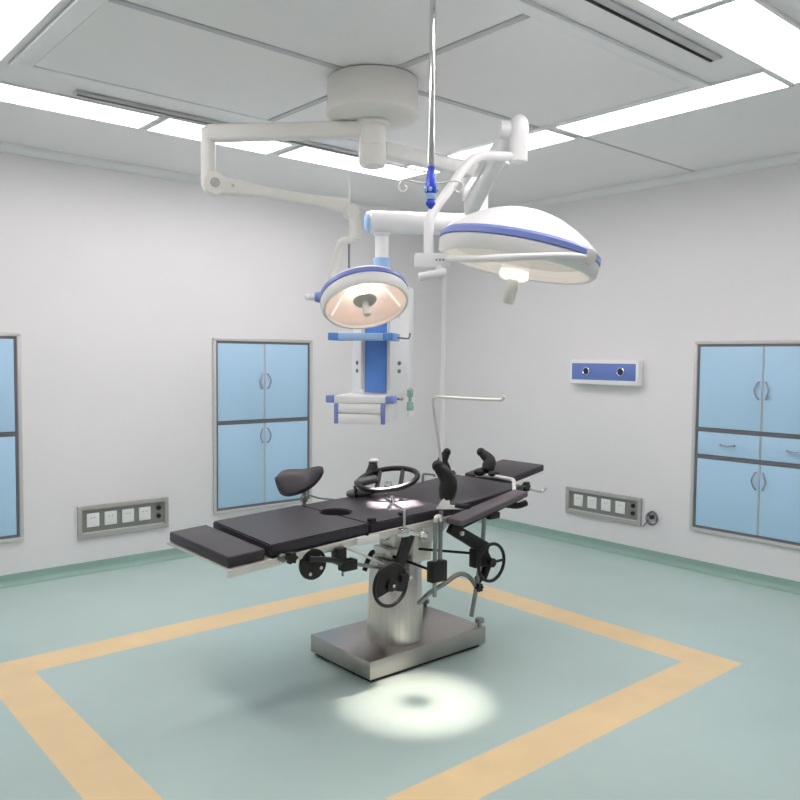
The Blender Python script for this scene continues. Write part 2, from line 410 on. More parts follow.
# ------------------------------------------------------------------ ceiling-mounted twin surgical light
CX, CY = -3.075, -2.665
SL = thing('surgical_light', 'white twin-headed surgical light on jointed arms from a round ceiling mount', 'surgical light', (CX, CY, H))
m = Matrix.Translation((CX, CY, 0))
b = MB().lathe([(0, H-.021), (.222, H-.021), (.226, H-.03), (.229, H-.155), (.234, H-.172), (.231, H-.195), (.205, H-.214), (.12, H-.222), (0, H-.222)], m, 56)
obj('ceiling_canopy', b, 'cream', SL)
b = MB().lathe([(0, 2.777), (.085, 2.777), (.085, 2.758), (.066, 2.75), (.066, 2.655), (0, 2.655)], m, 36); obj('collar', b, 'cream', SL)
b = MB().lathe([(0, 2.653), (.067, 2.653), (.069, 2.648), (.069, 2.575), (.06, 2.555), (0, 2.553)], m, 36); obj('column', b, 'cream', SL)
def armbox(b, a, c, w0, h0, w1, h1, bev=.02, mi=0):
    a = V(a); c = V(c); d = (c-a).normalized(); s = d.cross(V((0, 0, 1))).normalized(); u = s.cross(d)
    q = [a-s*w0-u*h0, a+s*w0-u*h0, c+s*w1-u*h1, c-s*w1-u*h1, a-s*w0+u*h0, a+s*w0+u*h0, c+s*w1+u*h1, c-s*w1+u*h1]
    b.hexa(q, mi, bev, 3)
C0 = V((CX, CY, 2.765))
# -- arm to the left, small lamp
A0 = V((CX, CY, 2.695)); 
e1 = pt(208, 139, 4.06); e1.z = 2.76
k1 = V((CX, CY, 2.755)) + (e1-V((CX, CY, 2.755))).normalized()*.0
dirL = (e1-V((CX, CY, e1.z))); dirL.z = 0; dirL.normalize()
b = MB(); armbox(b, V((CX, CY, 2.74))+dirL*.05, V((e1.x, e1.y, 2.728)), .04, .038, .036, .042, .014)
o_arm = obj('extension_arm', b, 'cream', SL)
lp = pt(207, 160, 4.06); j1 = V((e1.x, e1.y, 2.80)); j2 = V((e1.x, e1.y, 2.52))
b = MB(); b.cyl((e1.x, e1.y, 2.745), (e1.x, e1.y, 2.46), .036, n=28); b.ball((e1.x, e1.y, 2.745), .036, (1, 1, .5)); b.ball((e1.x, e1.y, 2.47), .036)
obj('elbow', b, 'cream', SL)
p1 = pt(214, 184, 4.05); p2 = pt(348, 206, 4.3)
pa_ = p1.lerp(p2, .4); pb_ = p1.lerp(p2, .72)
b = MB(); armbox(b, p1-(p2-p1).normalized()*.05, pa_+(p2-p1)*.02, .032, .052, .024, .026, .012); armbox(b, pa_-(p2-p1)*.01, pb_+(p2-p1)*.01, .0235, .0255, .0235, .0255, .008); armbox(b, pb_-(p2-p1)*.01, p2, .024, .026, .03, .042, .012)
b.lathe([(0, -.038), (.056, -.038), (.058, .0), (.056, .038), (0, .038)], frame(p1, (p2-p1).cross(V((0, 0, 1)))), 28)
o = obj('spring_arm', b, 'cream', SL)
nrm = (p2-p1).cross(V((0, 0, 1))).normalized()
b = MB(); b.lathe([(.014, 0), (.024, 0), (.024, .005), (.014, .005)], frame(p1+nrm*.041, nrm), 20); b.lathe([(0, 0), (.011, 0), (.011, .006), (0, .006)], frame(p1+nrm*.041, nrm), 16)
obj('pivot_cap', b, 'hubg', o)
obj('screw', MB().lathe([(0, 0), (.008, 0), (.008, .005), (0, .005)], frame(p1+nrm*.037+(p2-p1).normalized()*.09, nrm), 12), 'hubg', o)
# knuckle and fork down to the small head
k0 = pt(351, 212, 4.3); k1_ = pt(355, 238, 4.3)
b = MB(); b.lathe([(0, -.035), (.038, -.035), (.04, 0), (.038, .035), (0, .035)], frame(k0, nrm), 24)
b.tube([k0, pt(355, 222, 4.3), k1_], .031, n=16, sub=3)
obj('knuckle', b, 'cream', SL)
obj('cable', MB().tube([pt(349, 203, 4.32), pt(350, 190, 4.32), pt(349, 176, 4.32)], .006, n=8, sub=2), 'white', SL, label='white cable stub standing up')
obj('rod', MB().cyl(pt(349, 242, 4.32), pt(349, 268, 4.32), .006, n=8), 'dchrome', SL)
b = MB(); b.tube([k1_, pt(350, 240, 4.3), pt(342, 242, 4.32), pt(338, 252, 4.38), pt(333, 272, 4.45), pt(331, 284, 4.48)], .02, n=14, sub=5)
obj('fork', b, 'cream', SL)
# lamp heads
def lamp_head(C, nd, xax, R, dome, mats_outer, small):
    """nd: direction the light shines; local +z points away from the light"""
    m = frame(C, -nd, xax)
    if small:
        shell = [(0, dome), (R*.25, dome*.98), (R*.5, dome*.86), (R*.75, dome*.62), (R*.9, dome*.40), (R*.97, dome*.22)]
    else:
        shell = [(0, dome), (R*.15, dome*.985), (R*.32, dome*.92), (R*.5, dome*.80), (R*.68, dome*.61), (R*.83, dome*.41), (R*.93, dome*.25), (R*.97, dome*.16)]
    zr = dome*.22 if small else dome*.16
    b = MB(); b.lathe(shell+[(R*.95, zr-.003), (R*.8, zr+.01), (R*.4, dome*.8), (0, dome*.9)], m, 64)
    head = obj('lamp_head', b, mats_outer, SL)
    b = MB(); b.lathe([(R*.97, zr-.001), (R*1.004, zr-.012), (R*1.006, zr-.034), (R*.985, zr-.036), (R*.93, zr-.02), (R*.93, zr-.004)], m, 64)
    obj('blue_band', b, 'stripe', head)
    b = MB(); b.lathe([(R*.985, zr-.037), (R, zr-.044), (R*.99, zr-.085), (R*.95, zr-.1), (R*.91, zr-.098), (R*.895, zr-.085), (R*.93, zr-.03)], m, 64)
    obj('rim', b, 'warmw', head)
    return m, head, zr
# small head
C1 = pt(364, 295, 4.4)
n1 = V((-.06, -.10, 0))
n1 = (-V((0, 0, 1))*math.cos(math.radians(30)) + (-V((CF.x, CF.y, 0)).normalized()*math.cos(math.radians(20)) + V((CR.x, CR.y, 0)).normalized()*math.sin(math.radians(20)))*math.sin(math.radians(30))).normalized()
R1 = .246
m, head, zr = lamp_head(C1, n1, CR, R1, .10, 'white', True)
b = MB(); b.lathe([(R1*.895, zr-.084), (R1*.8, zr-.05), (R1*.62, zr-.01), (R1*.4, zr+.02), (R1*.2, zr+.03), (0, zr+.03)], m, 48)
obj('reflector', b, 'refl', head)
b = MB(); b.lathe([(0, zr-.05), (.058, zr-.05), (.066, zr-.056), (.062, zr-.066), (0, zr-.07)], m, 32); obj('hub', b, 'hubg', head)
b = MB(); b.lathe([(0, zr-.0705), (.018, zr-.0705), (.021, zr-.09), (.02, zr-.15), (.012, zr-.156), (0, zr-.156)], m, 24); obj('handle', b, 'white', head)
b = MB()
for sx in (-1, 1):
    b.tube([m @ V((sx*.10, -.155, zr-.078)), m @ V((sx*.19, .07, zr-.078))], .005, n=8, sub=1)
obj('glass_seam', b, 'lit', head)  # seams emit so that they look brightly lit
obj('lens', MB().lathe([(.0, zr-.0801), (R1*.89, zr-.0801), (R1*.89, zr-.083), (0, zr-.083)], m, 48), 'glass', head)
obj('bulb', MB().lathe([(.0, zr+.004), (.02, zr+.0), (.022, zr-.03), (0, zr-.035)], m, 16), 'bulb', head)
kk = pt(315, 297, 4.42); ke = pt(308, 297, 4.42)
b = MB(); b.cyl(kk, ke, .02, .014, n=16); b.ball(ke, .018); obj('side_knob', b, 'white', head)
b = MB(); b.cyl(pt(322, 297, 4.42), kk, .034, .028, n=16); obj('pivot_joint', b, 'stripe', head)
L1, n1v = C1, n1

# -- arm to the right, large lamp
jc = pt(470, 180, 4.62); jc.z = 2.685
dR = (jc-V((CX, CY, jc.z))).normalized()
b = MB(); armbox(b, V((CX, CY, 2.655))+dR*.06, jc, .038, .04, .036, .04, .014)
obj('extension_arm', b, 'warmw', SL)
b = MB(); b.cyl((jc.x, jc.y, 2.73), (jc.x, jc.y, 2.50), .045, n=28); obj('elbow', b, 'white', SL)
s0 = pt(471, 201, 4.5); s1 = pt(515, 126, 3.62)
d = (s1-s0).normalized()
b = MB(); armbox(b, s0-d*.03, s1, .04, .085, .034, .04, .022)
sp2 = obj('spring_arm', b, 'white', SL)
b = MB(); side = d.cross(V((0, 0, 1))).normalized(); up = side.cross(d)
for sg in (-1, 1):
    armbox(b, s0+side*sg*.0415+up*.01+d*.02, s0+side*sg*.0405+d*.5, .002, .028, .002, .012, .001)
obj('cover_plate', b, 'warmw', sp2)
jt = pt(519, 124, 3.6); jb = pt(517, 162, 3.6)
b = MB(); b.cyl((jt.x, jt.y, jt.z), (jt.x, jt.y, jb.z), .042, n=28); b.ball(jt, .042)
b.lathe([(0, -.04), (.04, -.04), (.042, 0), (.04, .04), (0, .04)], frame(pt(508, 130, 3.62), side), 24)
obj('knuckle', b, 'white', SL)
b = MB(); b.tube([pt(516, 157, 3.6), pt(500, 156, 3.58), pt(480, 156, 3.52), pt(466, 166, 3.48), pt(448, 191, 3.42), pt(433, 212, 3.38), pt(429, 224, 3.36), pt(428.5, 254, 3.35)], .021, n=16, sub=5)
yk = obj('yoke', b, 'white', SL)
c_ = pt(428, 261, 3.35)
m_ = frame(c_, (0, 0, 1), V((CR.x, CR.y, 0)))
b = MB(); b.prism([(-.055, -.045), (.09, -.05), (.09, .045), (-.02, .045), (-.06, .0)], -.032, .028, m_, bevel=.008)
cb = obj('control_box', b, 'white', SL)
b = MB()
for k in range(3): b.box(.03+.014*k, .037+.014*k, -.0515, -.0498, -.004, .003, m=m_)
obj('button', b, 'seam', cb)
b = MB(); b.cyl(pt(446, 272, 3.3), pt(419, 277, 3.3), .017, n=16); b.cyl(pt(439, 266, 3.32), pt(440, 277, 3.31), .018, n=12)
obj('grip', b, 'white', cb)
# large head
C2 = pt(519, 251, 3.42)
down = V((0, 0, -1)); hr = V((CR.x, CR.y, 0)).normalized(); hf = V((CF.x, CF.y, 0)).normalized()
n2 = (down*math.cos(math.radians(9)) - hr*math.sin(math.radians(11)) - hf*math.sin(math.radians(1))).normalized()
R2 = .346
m, head2, zr = lamp_head(C2, n2, CR, R2, .178, 'white', False)
b = MB(); b.lathe([(R2*.895, zr-.084), (R2*.85, zr-.05), (R2*.6, zr-.01), (R2*.3, zr+.02), (0, zr+.025)], m, 56)
obj('reflector', b, 'cream', head2)
obj('lens', MB().lathe([(0, zr-.118), (R2*.5, zr-.11), (R2*.8, zr-.09), (R2*.89, zr-.08), (R2*.885, zr-.078), (R2*.8, zr-.087), (0, zr-.114)], m, 56), 'glass', head2)
b = MB(); b.lathe([(0, zr-.119), (.05, zr-.119), (.062, zr-.115), (.064, zr-.145), (.05, zr-.155), (0, zr-.155)], m, 32); obj('hub', b, 'lit', head2)  # hub is no light source; its glow imitates the lamp shining on it
b = MB(); b.lathe([(0, zr-.1555), (.022, zr-.1555), (.026, zr-.17), (.024, zr-.25), (.018, zr-.26), (0, zr-.26)], m, 24); obj('handle', b, 'cream', head2)
obj('bulb', MB().lathe([(.0, zr+.02), (.03, zr+.01), (.03, zr-.03), (0, zr-.035)], m, 16), 'bulb', head2)
# front bail from the control box round to the right-hand pivot
b = MB(); b.tube([pt(446, 258, 3.32), pt(470, 259, 3.18), pt(500, 258, 3.08), pt(535, 256.5, 3.05), pt(570, 256, 3.12), pt(588, 257, 3.2)], .0145, n=12, sub=5); obj('bail', b, 'white', head2)
pts = [0]
pk = pts[-1]
kn = m.to_3x3() @ V((.35, -.94, 0))
pkc = pt(588, 257, 3.19)
b = MB(); b.lathe([(0, -.02), (.03, -.02), (.032, 0), (.03, .02), (.022, .022), (0, .022)], frame(pkc, -hf), 24); obj('pivot_knob', b, 'rail', head2)

def spot(name, P, tgt, power, ang, blend=.6, r=.03, col=(1, .96, .9)):
    l = bpy.data.lights.new(name, 'SPOT'); l.energy = power; l.spot_size = math.radians(ang); l.spot_blend = blend; l.shadow_soft_size = r; l.color = col
    o = bpy.data.objects.new(name, l); COL.objects.link(o); o.location = P
    o.rotation_euler = (V(tgt)-V(P)).to_track_quat('-Z', 'Y').to_euler(); return o
T2 = V((-3.185, -3.16, 0))
for k in range(12):
    a = 2*math.pi*k/12; src = m @ V((R2*.55*math.cos(a), R2*.55*math.sin(a), zr-.125)); w = src-C2; w.z = 0
    spot('lamp_beam', src, T2+V((.215*math.cos(a), .215*math.sin(a), 0)), 78, 11.6, .8, .03, (1, .80, .69))
m1 = frame(L1, -n1v, CR)
T1 = V((-2.90, -2.65, .82))
for k in range(6):
    a = 2*math.pi*k/6; src = m1 @ V((.13*math.cos(a), .13*math.sin(a), -.07))
    spot('lamp_beam', src, T1+V((.08*math.cos(a), .08*math.sin(a), 0)), 950, 9, 1, .02, (1, .9, .86))

# ------------------------------------------------------------------ ceiling pendant with tower
pc = pt(373, 300, 5.55)
pp = pt(480, 225, 5.6); zb = pp.z
PD = thing('medical_pendant', 'white and blue supply pendant tower hanging from a thick ceiling arm', 'medical pendant', (pp.x, pp.y, H))
m = Matrix.Translation((pp.x, pp.y, 0))
obj('ceiling_canopy', MB().lathe([(0, H-.001), (.2, H-.001), (.2, H-.06), (.16, H-.09), (0, H-.09)], m, 40), 'cream', PD)
obj('post', MB().lathe([(0, H-.0905), (.055, H-.0905), (.055, zb+.075), (0, zb+.075)], m, 32), 'white', PD)
tb = pt(382, 223, 5.5); tb.z = zb-.005
dirb = (tb-V((pp.x, pp.y, tb.z))).normalized()
be = tb+dirb*.09
b = MB(); b.cyl(V((pp.x, pp.y, zb))-dirb*.14, be, .077, n=36); arm = obj('support_arm', b, 'white', PD)
b = MB(); b.lathe([(0, 0.0005), (.073, .0005), (.066, .02), (.04, .032), (0, .036)], frame(be, dirb), 32); obj('end_cap', b, 'lblue', arm)
m = Matrix.Translation((tb.x, tb.y, 0))
z262 = pt(382, 258, 5.5).z; z277 = pt(382, 279, 5.5).z
obj('drop_tube', MB().lathe([(0, zb-.07), (.06, zb-.08), (.06, zb-.095), (.046, zb-.1), (.046, z262), (0, z262)], m, 32), 'white', PD)
obj('collar', MB().lathe([(0, z262-.001), (.058, z262-.001), (.056, z277), (0, z277)], m, 28), 'lblue', PD)
# tower
yaw = math.atan2(-CF.y, -CF.x)+math.pi/2 - math.radians(10)
TM = Matrix.Translation((tb.x, tb.y, 0)) @ Matrix.Rotation(yaw, 4, 'Z')      # local -y faces the room
def z_at(py): return pt(372, py, 5.4).z
zt, zlo = z277-.001, z_at(394)
poly = [(-.2, .17), (-.2, -.02), (-.09, -.17), (.09, -.17), (.2, -.02), (.2, .17)]
zr_top = z_at(285)
obj('tower_body', MB().prism(poly, zlo, zr_top, TM, bevel=.008), 'white', PD)
obj('tower_cap', MB().prism([(x*.8, y*.8) for x, y in poly], zr_top+.001, zt, TM, bevel=.008), 'white', PD)
obj('front_panel', MB().box(-.076, .076, -.176, -.1705, zlo+.01, zr_top-.02, m=TM, bevel=.002), 'blue', PD)
for sx in (-1, 1):
    o = obj('equipment_rail', MB().box(sx*.092-.008, sx*.092+.008, -.192, -.176, zlo+.03, zr_top-.05, m=TM, bevel=.003), 'rail', PD)
# sockets on the chamfers
for sx in (-1, 1):
    nx = V((sx*.806, -.591, 0)); base = V((sx*.145, -.095, 0))
    for k, zc in enumerate((z_at(363), z_at(371), z_at(316))):
        P = base+nx*.001+V((0, 0, zc)); mm = TM @ frame(P, nx, V((0, 0, 1)))
        o = obj('outlet', MB().lathe([(0, 0), (.014, 0), (.014, .006), (.011, .008), (0, .008)], mm, 18), 'warmw' if k == 2 else 'alud', PD)
# shelf
zs = z_at(338); OX = -.048
sh = obj('shelf', MB().box(OX-.15, OX+.15, -.44, -.195, zs-.02, zs+.025, m=TM, bevel=.006), 'lblue', PD)
for sx in (-1, 1):
    obj('shelf_end', MB().box(OX+sx*.1505, OX+sx*.215, -.445, -.19, zs-.022, zs+.027, m=TM, bevel=.006), 'blue', sh)
b = MB(); b.tube([TM @ V((OX+.217, -.3, zs)), TM @ V((OX+.27, -.3, zs-.005)), TM @ V((OX+.295, -.3, zs-.002)), TM @ V((OX+.30, -.3, zs+.03))], .006, n=8, sub=3)
obj('side_hook', b, 'dchrome', sh)
# drawer unit
z0, z1, z2 = z_at(421), z_at(401), z_at(394)
du = obj('drawer_cabinet', MB().box(OX-.165, OX+.165, -.44, .05, z0, z1-.001, m=TM, bevel=.006), 'white', PD)
tp = obj('drawer_cabinet_top', MB().box(OX-.17, OX+.17, -.45, .06, z1, z2-.001, m=TM, bevel=.006), 'white', PD)
for sx in (-1, 1):
    obj('top_corner', MB().box(OX+sx*.1705, OX+sx*.225, -.455, -.33, z1-.001, z2, m=TM, bevel=.006), 'stripe', tp)
    obj('side_trim', MB().box(OX+sx*.142, OX+sx*.1695, -.452, -.441, z0, z1-.002, m=TM, bevel=.003), 'stripe', du)
zm = (z0+z1)/2
for a, c in ((z0+.004, zm-.004), (zm+.004, z1-.004)):
    obj('drawer', MB().box(OX-.14, OX+.14, -.456, -.441, a, c, m=TM, bevel=.003), 'white', PD)
# flow meter hanging on the side
fx, fy = .25, -.25
o = obj('flow_meter', MB().lathe([(0, z2-.10), (.022, z2-.10), (.024, z2-.085), (.022, z2-.05), (.01, z2-.04), (.011, z2-.015), (.02, z2-.005), (.02, z2+.035), (.01, z2+.045), (0, z2+.05)], TM @ Matrix.Translation((fx, fy, 0)), 20), 'green', PD)
obj('flow_meter_bracket', MB().box(OX+.171, .205, fy-.012, fy+.012, z2-.035, z2-.015, m=TM, bevel=.003), 'chrome', PD)
obj('flow_meter_bottle', MB().lathe([(0, z2-.14), (.023, z2-.14), (.023, z2-.101), (0, z2-.101)], TM @ Matrix.Translation((fx, fy, 0)), 20), 'white', o)
obj('cable', MB().tube([TM @ V((.02, -.185, zr_top-.05)), TM @ V((.05, -.2, zr_top-.12)), TM @ V((.04, -.2, zs+.16)), TM @ V((-.01, -.19, zs+.1))], .006, n=8), 'white', PD, label='looped white cable')

# ------------------------------------------------------------------ ceiling IV hanger
ib = pt(431, 170, 2.95)
IV = thing('iv_hanger', 'chrome drip pole hanging from the ceiling with blue grip and two scroll hooks', 'iv hanger', (ib.x, ib.y, H))
m = Matrix.Translation((ib.x, ib.y, 0))
zz = lambda py: pt(431, py, 2.95).z
obj('pole', MB().cyl((ib.x, ib.y, H-.015), (ib.x, ib.y, zz(168)), .0115, n=18), 'chrome', IV)
obj('grip', MB().lathe([(0, zz(167)), (.014, zz(167)), (.0145, zz(176)), (.019, zz(178)), (.019, zz(184)), (.024, zz(187)), (.024, zz(191)), (.016, zz(194)), (.013, zz(200)), (.018, zz(202)), (.018, zz(204)), (.007, zz(208)), (0, zz(209))], m, 24), 'bblue', IV)
b = MB(); b.lathe([(.014, 0), (.02, 0), (.02, .02), (.014, .02)], Matrix.Translation((ib.x, ib.y, zz(199))), 16)
for a in range(3): b.ball(V((ib.x, ib.y, zz(190)))+hr*(.024*math.cos(a*2.1+.4))-hf*(.024*abs(math.sin(a*2.1+.4))), .008)
obj('knob', b, 'lblue', IV)
for sg in (-1, 1):
    b = MB(); o0 = V((ib.x, ib.y, zz(183)))
    P = [(.012, 0), (.045, .002), (.08, .009), (.105, .008), (.118, -.008), (.116, -.026), (.102, -.033), (.09, -.024), (.092, -.012), (.1, -.01)]
    b.tube([o0+hr*(sg*x)+V((0, 0, z)) for x, z in P], .0035, n=8, sub=4)
    obj('hook', b, 'rail', IV)

# ------------------------------------------------------------------ operating table
OT = thing('operating_table', 'black padded operating table on a steel pedestal and slab base', 'operating table', (-2.83, -2.64, 0))
YF, YB = -2.93, -2.33
bs = obj('base', MB().box(-3.235, -2.412, -2.876, -2.365, .018, .112, bevel=.006), 'steelh', OT)
obj('base_skirt', MB().box(-3.215, -2.445, -2.855, -2.385, .0005, .0175), 'skirt', OT)
for (x, y) in ((-2.438, -2.405), (-2.437, -2.85)):
    o = obj('levelling_knob', MB().lathe([(0, .1125), (.012, .1125), (.012, .13), (.026, .134), (.026, .152), (.02, .158), (0, .158)], Matrix.Translation((x, y, 0)), 18), 'dchrome', OT)
m = Matrix.Translation((-2.905, -2.675, 0))
obj('pedestal', MB().lathe([(0, .1125), (.151, .1125), (.152, .125), (.137, .53), (.130, .54), (0, .54)], m, 56), 'steel', OT)
b = MB(); b.box(-2.985, -2.785, -2.73, -2.58, .5405, .60, bevel=.01); b.box(-2.95, -2.82, -2.72, -2.59, .60, .70, bevel=.008)
obj('lift_head', b, 'rail', OT)
b = MB()
b.prism([(-.06, -.09), (.07, -.09), (.075, .0), (.11, .06), (.11, .09), (-.03, .09), (-.06, 0)], -.006, .006, frame((-2.84, -2.80, .62), (0, -1, 0), (1, 0, 0)), bevel=.002)
obj('side_plate', b, 'rail', OT)
b = MB(); b.prism([(0, 0)]+[(.19*math.cos(a), -.11*math.sin(a)) for a in [k*math.pi/16 for k in range(9)]], -.006, .006, frame((-2.86, -2.83, .745), (0, -1, 0), (1, 0, 0)), bevel=.002)
obj('tilt_quadrant', b, 'white', OT)
b = MB(); b.box(-3.02, -2.75, -2.80, -2.50, .7005, .735, bevel=.006); obj('saddle_plate', b, 'rail', OT)
# pads: (x0,z0) left end, (x1,z1) right end of the top surface, thickness, y front / back
def pad(name, x0, z0, x1, z1, th, yf, yb, label=None, bev=.009, skew=(0, 0)):
    b = MB(); a_, c_ = skew
    c = [V(q) for q in ((x0, yf, z0-th), (x1-c_, yf, z1-th), (x1, yb, z1-th), (x0+a_, yb, z0-th), (x0, yf, z0), (x1-c_, yf, z1), (x1, yb, z1), (x0+a_, yb, z0))]
    b.hexa(c, 0, bev, 3)
    o = obj(name, b, ['vinyl'], OT, label=label); return o
def plate(name, x0, z0, x1, z1, th, yf, yb, mt='rail', bev=.004):
    b = MB(); c = [V(q) for q in ((x0, yf, z0-th), (x1, yf, z1-th), (x1, yb, z1-th), (x0, yb, z0-th), (x0, yf, z0), (x1, yf, z1), (x1, yb, z1), (x0, yb, z0))]
    b.hexa(c, 0, bev, 2); return obj(name, b, mt, OT)
def cutpad(name, x0, z0, x1, z1, th, cut, cx, rx, ry, cy, sk=0):
    "mattress with a rounded bite: cut 'R' on its right edge, 'L' on its left edge"
    f = lambda x: z0+(z1-z0)*(x-x0)/(x1-x0)
    xe = x1 if cut == 'R' else x0
    a0 = math.acos(max(-1, min(1, (xe-cx)/rx)))
    if cut == 'R':
        arc = [(cx+rx*math.cos(a), cy+ry*math.sin(a)) for a in [-a0-(2*math.pi-2*a0)*k/16 for k in range(17)]]
        pl = [(x0-sk, YF), (x1, YF)]+arc+[(x1, YB), (x0, YB)]
    else:
        arc = [(cx+rx*math.cos(a), cy+ry*math.sin(a)) for a in [a0-2*a0*k/16 for k in range(17)]]
        pl = [(x0, YF), (x1, YF), (x1, YB), (x0, YB)]+arc
    b = MB(); t = bmesh.new()
    lo = [t.verts.new((x, y, f(x)-th)) for x, y in pl]; hi = [t.verts.new((x, y, f(x))) for x, y in pl]; n = len(pl)
    t.faces.new(lo[::-1]); t.faces.new(hi)
    for i in range(n): t.faces.new((lo[i], lo[(i+1) % n], hi[(i+1) % n], hi[i]))
    bmesh.ops.recalc_face_normals(t, faces=t.faces[:])
    bmesh.ops.bevel(t, geom=[e for e in t.edges if e.calc_face_angle(0) > 1.2], offset=.006, segments=2, affect='EDGES')
    b.merge(t); return obj(name, b, 'vinyl', OT)
pad('leg_mattress', -4.035, .768, -3.822, .777, .048, YF, YB, skew=(.02, .035))
cutpad('seat_mattress', -3.79, .789, -3.29, .812, .05, 'R', -3.25, .078, .088, -2.605, .04)
cutpad('mid_mattress', -3.285, .81, -2.745, .826, .048, 'L', -3.25, .078, .088, -2.605)
pad('back_mattress', -2.735, .822, -2.15, .878, .05, YF+.02, YB)
pad('head_mattress', -2.11, .885, -1.755, .946, .04, -2.735, -2.395)
plate('leg_plate', -4.03, .7195, -3.79, .7285, .010, YF-.005, YB+.0)
plate('seat_plate', -3.81, .7385, -3.31, .7615, .012, YF-.01, YB+.01, 'black')  # black colour supplies the shade inside the mattress cutout
plate('mid_plate', -3.30, .7615, -2.745, .7775, .012, YF-.01, YB+.01, 'black')  # also blackened for the shade seen through the cutout
plate('back_plate', -2.735, .7715, -2.15, .8275, .012, YF+.01, YB+.01, 'blackm')
plate('head_plate', -2.13, .8435, -1.758, .9055, .016, -2.738, -2.405, 'white')
def rail(x0, z0, x1, z1, y, nm='side_rail'):
    b = MB(); c = [V(q) for q in ((x0, y-.006, z0-.034), (x1, y-.006, z1-.034), (x1, y+.006, z1-.034), (x0, y+.006, z0-.034), (x0, y-.006, z0), (x1, y-.006, z1), (x1, y+.006, z1), (x0, y+.006, z0))]
    b.hexa(c, 0, .003, 2); return obj(nm, b, 'rail', OT)
rail(-4.05, .722, -3.33, .766, YF-.025); rail(-3.31, .768, -2.76, .79, YF-.025)
rail(-3.78, .738, -3.33, .766, YB+.025); rail(-3.31, .768, -2.76, .79, YB+.025); rail(-2.73, .80, -2.16, .85, YB+.025)
obj('rail_joint', MB().box(-3.39, -3.26, YF-.041, YF-.032, .725, .765, bevel=.004), 'white', OT)
# cross members under the pads
for x, z in ((-3.6, .735), (-3.2, .75), (-2.65, .765), (-2.3, .8)):
    obj('cross_member', MB().box(x-.02, x+.02, YF-.018, YB+.018, z-.03, z-.0015 if x > -2.7 else z-.012, bevel=.004), 'rail', OT)
obj('centre_beam', MB().box(-3.75, -2.3, -2.70, -2.58, .70, .718, bevel=.004), 'blackm', OT)
# clamp knobs on the front rail
YR = YF-.035
def knobby(P, r=.022, L=.03, n=V((0, -1, 0)), nm='clamp_knob', mt='black'):
    b = MB(); m = frame(P, n); b.cyl(P, V(P)+n*L*.5, r*.5, n=12)
    pl = [(r*(1+.16*math.cos(6*a))*math.cos(a), r*(1+.16*math.cos(6*a))*math.sin(a)) for a in [2*math.pi*k/36 for k in range(36)]]
    b.prism(pl, L*.5, L*1.3, m); return obj(nm, b, mt, OT)
knobby((-3.765, YR+.001, .735), .024, .03)
b = MB(); b.cyl((-3.80, YR+.002, .737), (-3.80, YR-.022, .737), .018, n=16); obj('rail_clamp', b, 'dchrome', OT)
# half-round gear plate and clamp under the seat section
b = MB(); b.lathe([(0, -.009), (.068, -.009), (.07, -.005), (.07, .005), (.068, .009), (0, .009)], frame((-3.63, -2.955, .678), (0, -1, 0)), 36)
gp = obj('gear_plate', b, 'black', OT)
b = MB()
for a in (-2.0, -.5, .6): b.lathe([(0, .0095), (.008, .0095), (.008, .012), (0, .012)], frame((-3.63, -2.955, .678), (0, -1, 0)) @ Matrix.Translation((.045*math.cos(a), .045*math.sin(a), 0)), 12)
obj('rivet', b, 'rail', gp)
b = MB(); b.box(-3.52, -3.465, -2.99, -2.94, .66, .735, bevel=.006); b.box(-3.49, -3.41, -3.0, -2.95, .625, .675, bevel=.006, m=None); b.tube([(-3.67, -2.985, .715), (-3.55, -2.99, .69), (-3.47, -2.98, .66)], .013, n=10, sub=3)
obj('clamp_block', b, 'blackm', OT)
obj('clamp_pin', MB().cyl((-3.475, -2.97, .655), (-3.475, -2.97, .60), .006, n=10), 'dchrome', OT)
# linkage rods to the front handwheel
obj('link_rod', MB().tube([(-3.42, -2.98, .65), (-3.33, -2.985, .625), (-3.24, -2.985, .60), (-3.17, -2.985, .575)], .009, n=10, sub=3), 'dchrome', OT)
obj('link_rod', MB().tube([(-3.47, -2.965, .735), (-3.32, -2.975, .66), (-3.19, -2.975, .585)], .006, n=10, sub=3), 'rail', OT)
b = MB(); b.box(-3.24, -3.15, -3.01, -2.955, .545, .60, bevel=.006); b.box(-3.17, -3.12, -3.03, -2.97, .525, .565, bevel=.005); obj('gear_block', b, 'black', OT)
def wheel(P, R, nm='handwheel', fill=False, tilt=V((0, -1, 0)), tr=.009, ph=0):
    m = frame(P, tilt, V((1, 0, 0))); b = MB()
    b.tube([m @ V((R*math.cos(a), R*math.sin(a), 0)) for a in [2*math.pi*k/40 for k in range(40)]], tr, n=10, sub=1, closed=True)
    if fill:
        pl = []
        for k in range(31):
            a = math.radians(-30+240*k/30); pl.append(((R-.004)*math.cos(a), (R-.004)*math.sin(a)))
        pl += [(-.05, -.04), (-.02, -.03), (.02, -.03), (.05, -.04)]
        b.prism(pl, -.004, .004, m)
        b.lathe([(0, -.012), (.03, -.012), (.03, .014), (.02, .02), (0, .02)], m, 20)
    else:
        b.lathe([(0, -.014), (.024, -.014), (.024, .014), (0, .014)], m, 20)
        for k in range(3):
            a = ph+2*math.pi*k/3; b.tube([m @ V((.015*math.cos(a), .015*math.sin(a), 0)), m @ V(((R-.002)*math.cos(a), (R-.002)*math.sin(a), 0))], .008, n=8, sub=1)
    return obj(nm, b, 'blackm', OT)
w1 = wheel(V((-3.222, -3.01, .522)), .1, fill=True)
b = MB(); m = frame((-3.222, -3.01, .522), (0, -1, 0)); b.lathe([(0, .0205), (.008, .0205), (.008, .026), (0, .026)], m, 12); b.lathe([(0, .0), (.012, .0), (.012, .02), (0, .02)], frame((-3.122, -3.022, .545), (0, -1, 0)), 12)
obj('bolt', b, 'chrome', w1)
